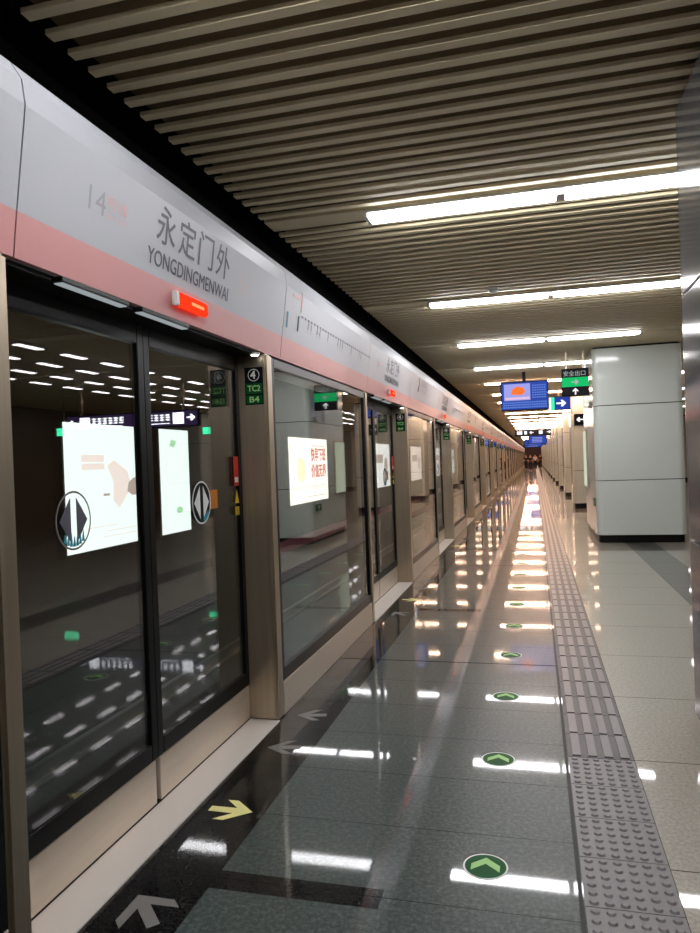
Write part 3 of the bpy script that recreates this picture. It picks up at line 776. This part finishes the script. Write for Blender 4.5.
# ------------------------------------------------------------------ people at the far end
def skin_mesh(name, verts, edges, radii, m, parent, root=0, sub=1):
    me = bpy.data.meshes.new(name); me.from_pydata(verts, edges, []); o = bpy.data.objects.new(name, me); COL.objects.link(o); o.parent = parent
    s = o.modifiers.new('s', 'SKIN'); s.use_smooth_shade = True
    sv = me.skin_vertices[0].data
    for i, r in enumerate(radii): sv[i].radius = r if isinstance(r, tuple) else (r, r); sv[i].use_root = (i == root)
    o.modifiers.new('d', 'SUBSURF').levels = sub; o.modifiers['d'].render_levels = sub
    me.materials.append(m); return o
def person(x, y, lab, top, legs, facing=1, stride=.12, H=1.68):
    t = thing('person', lab, 'person', (x, y, 0), 'people at the far end of the platform')
    k = H/1.70; f = facing; s = stride
    V = [(0, 0, .93), (0, 0, 1.12), (0, 0, 1.34), (0, 0, 1.46), (0, .01*f, 1.50), (0, .02*f, 1.58), (0, .02*f, 1.65),      # 0..6
         (.10, 0, .90), (.10, s*f, .48), (.10, s*.4*f, .07), (.10, (s*.4+.13)*f, .035),                                        # 7..10 right leg
         (-.10, 0, .90), (-.10, -s*.6*f, .48), (-.10, -s*1.6*f, .09), (-.10, (-s*1.6+.13)*f, .035),                           # 11..14
         (.17, 0, 1.37), (.22, -.05*f, 1.12), (.22, .04*f, .88), (.22, .07*f, .78),                                        # 15..18
         (-.17, 0, 1.37), (-.22, .05*f, 1.12), (-.22, .12*f, .88), (-.22, .15*f, .78)]
    E = [(0, 1), (1, 2), (2, 3), (3, 4), (4, 5), (5, 6), (0, 7), (7, 8), (8, 9), (9, 10), (0, 11), (11, 12), (12, 13), (13, 14), (2, 15), (15, 16), (16, 17), (17, 18), (2, 19), (19, 20), (20, 21), (21, 22)]
    Rr = [(.13, .10), (.115, .09), (.14, .10), (.06, .06), .055, (.075, .09), (.06, .075), .085, .06, .042, .035, .085, .06, .042, .035, .05, .04, .03, .035, .05, .04, .03, .035]
    V = [(a*k, b*k, c*k) for a, b, c in V]
    skin_mesh('body', V, E, Rr, M['skin'], t)
    skin_mesh('shirt', [V[0], V[1], V[2], (0, 0, 1.44*k), V[15], V[16], V[19], V[20]], [(0, 1), (1, 2), (2, 3), (2, 4), (4, 5), (2, 6), (6, 7)], [(.15, .12), (.135, .11), (.16, .12), (.08, .08), .07, .06, .07, .06], M[top], t)
    skin_mesh('trousers', [V[0], V[7], V[8], V[9], V[11], V[12], V[13]], [(0, 1), (1, 2), (2, 3), (0, 4), (4, 5), (5, 6)], [(.15, .12), .10, .078, .06, .10, .078, .06], M[legs], t)
    skin_mesh('hair', [(0, -.015*f, 1.62*k), (0, -.01*f, 1.68*k)], [(0, 1)], [(.085, .10), (.06, .075)], M['hair'], t)
    m_ = MB()
    for q in (-1, 1): m_.box(q*.028-.01, q*.028+.01, .108*f-.006, .108*f+.006, 1.595*k, 1.607*k)
    m_.build('eyes', M['hair'], t)
    return t
person(-.42, 74, 'person in dark clothes walking in the middle of the far platform', 'dark_cloth', 'bluegrey', -1)
person(.05, 79, 'person in a pale top right of the dark-clothed walker', 'white_cloth', 'dark_cloth', 1, .08)
person(-.95, 82, 'person in a dark blue top left of the dark-clothed walker', 'bluegrey', 'dark_cloth', -1, .1)
person(.62, 84, 'person in a maroon top nearest the pillars at the far end', 'maroon', 'dark_cloth', -1, .06)

# ------------------------------------------------------------------ camera
yaw, pitch, roll = math.radians(14.70), math.radians(-.315), math.radians(-2.10)
fw = Vector((-math.sin(yaw)*math.cos(pitch), math.cos(yaw)*math.cos(pitch), math.sin(pitch)))
r0 = Vector((math.cos(yaw), math.sin(yaw), 0)); u0 = r0.cross(fw)
rr_ = r0*math.cos(roll)+u0*math.sin(roll); uu = -r0*math.sin(roll)+u0*math.cos(roll)
cam = bpy.data.cameras.new('camera'); co = bpy.data.objects.new('camera', cam); COL.objects.link(co)
mt = Matrix((rr_, uu, -fw)).transposed().to_4x4(); mt.translation = Vector((0, 0, 1.5)); co.matrix_world = mt
cam.sensor_fit = 'HORIZONTAL'; cam.sensor_width = 36; cam.lens = 704.2/700*36; cam.clip_start = .05; cam.clip_end = 400
SC.camera = co

w = bpy.data.worlds.new('world'); SC.world = w; w.use_nodes = True
w.node_tree.nodes['Background'].inputs[0].default_value = (0, 0, 0, 1); w.node_tree.nodes['Background'].inputs[1].default_value = 0
SC.view_settings.view_transform = 'Standard'; SC.view_settings.look = 'None'; SC.view_settings.gamma = 1; SC.view_settings.exposure = 0.36
SC.view_settings.use_curve_mapping = False
cy = SC.cycles
cy.use_denoising = True; cy.max_bounces = 10; cy.diffuse_bounces = 4; cy.glossy_bounces = 6; cy.transparent_max_bounces = 24; cy.transmission_bounces = 4
cy.sample_clamp_indirect = 6; cy.caustics_reflective = True; cy.blur_glossy = .3
try: cy.use_light_tree = True; cy.denoiser = 'OPENIMAGEDENOISE'
except Exception: pass
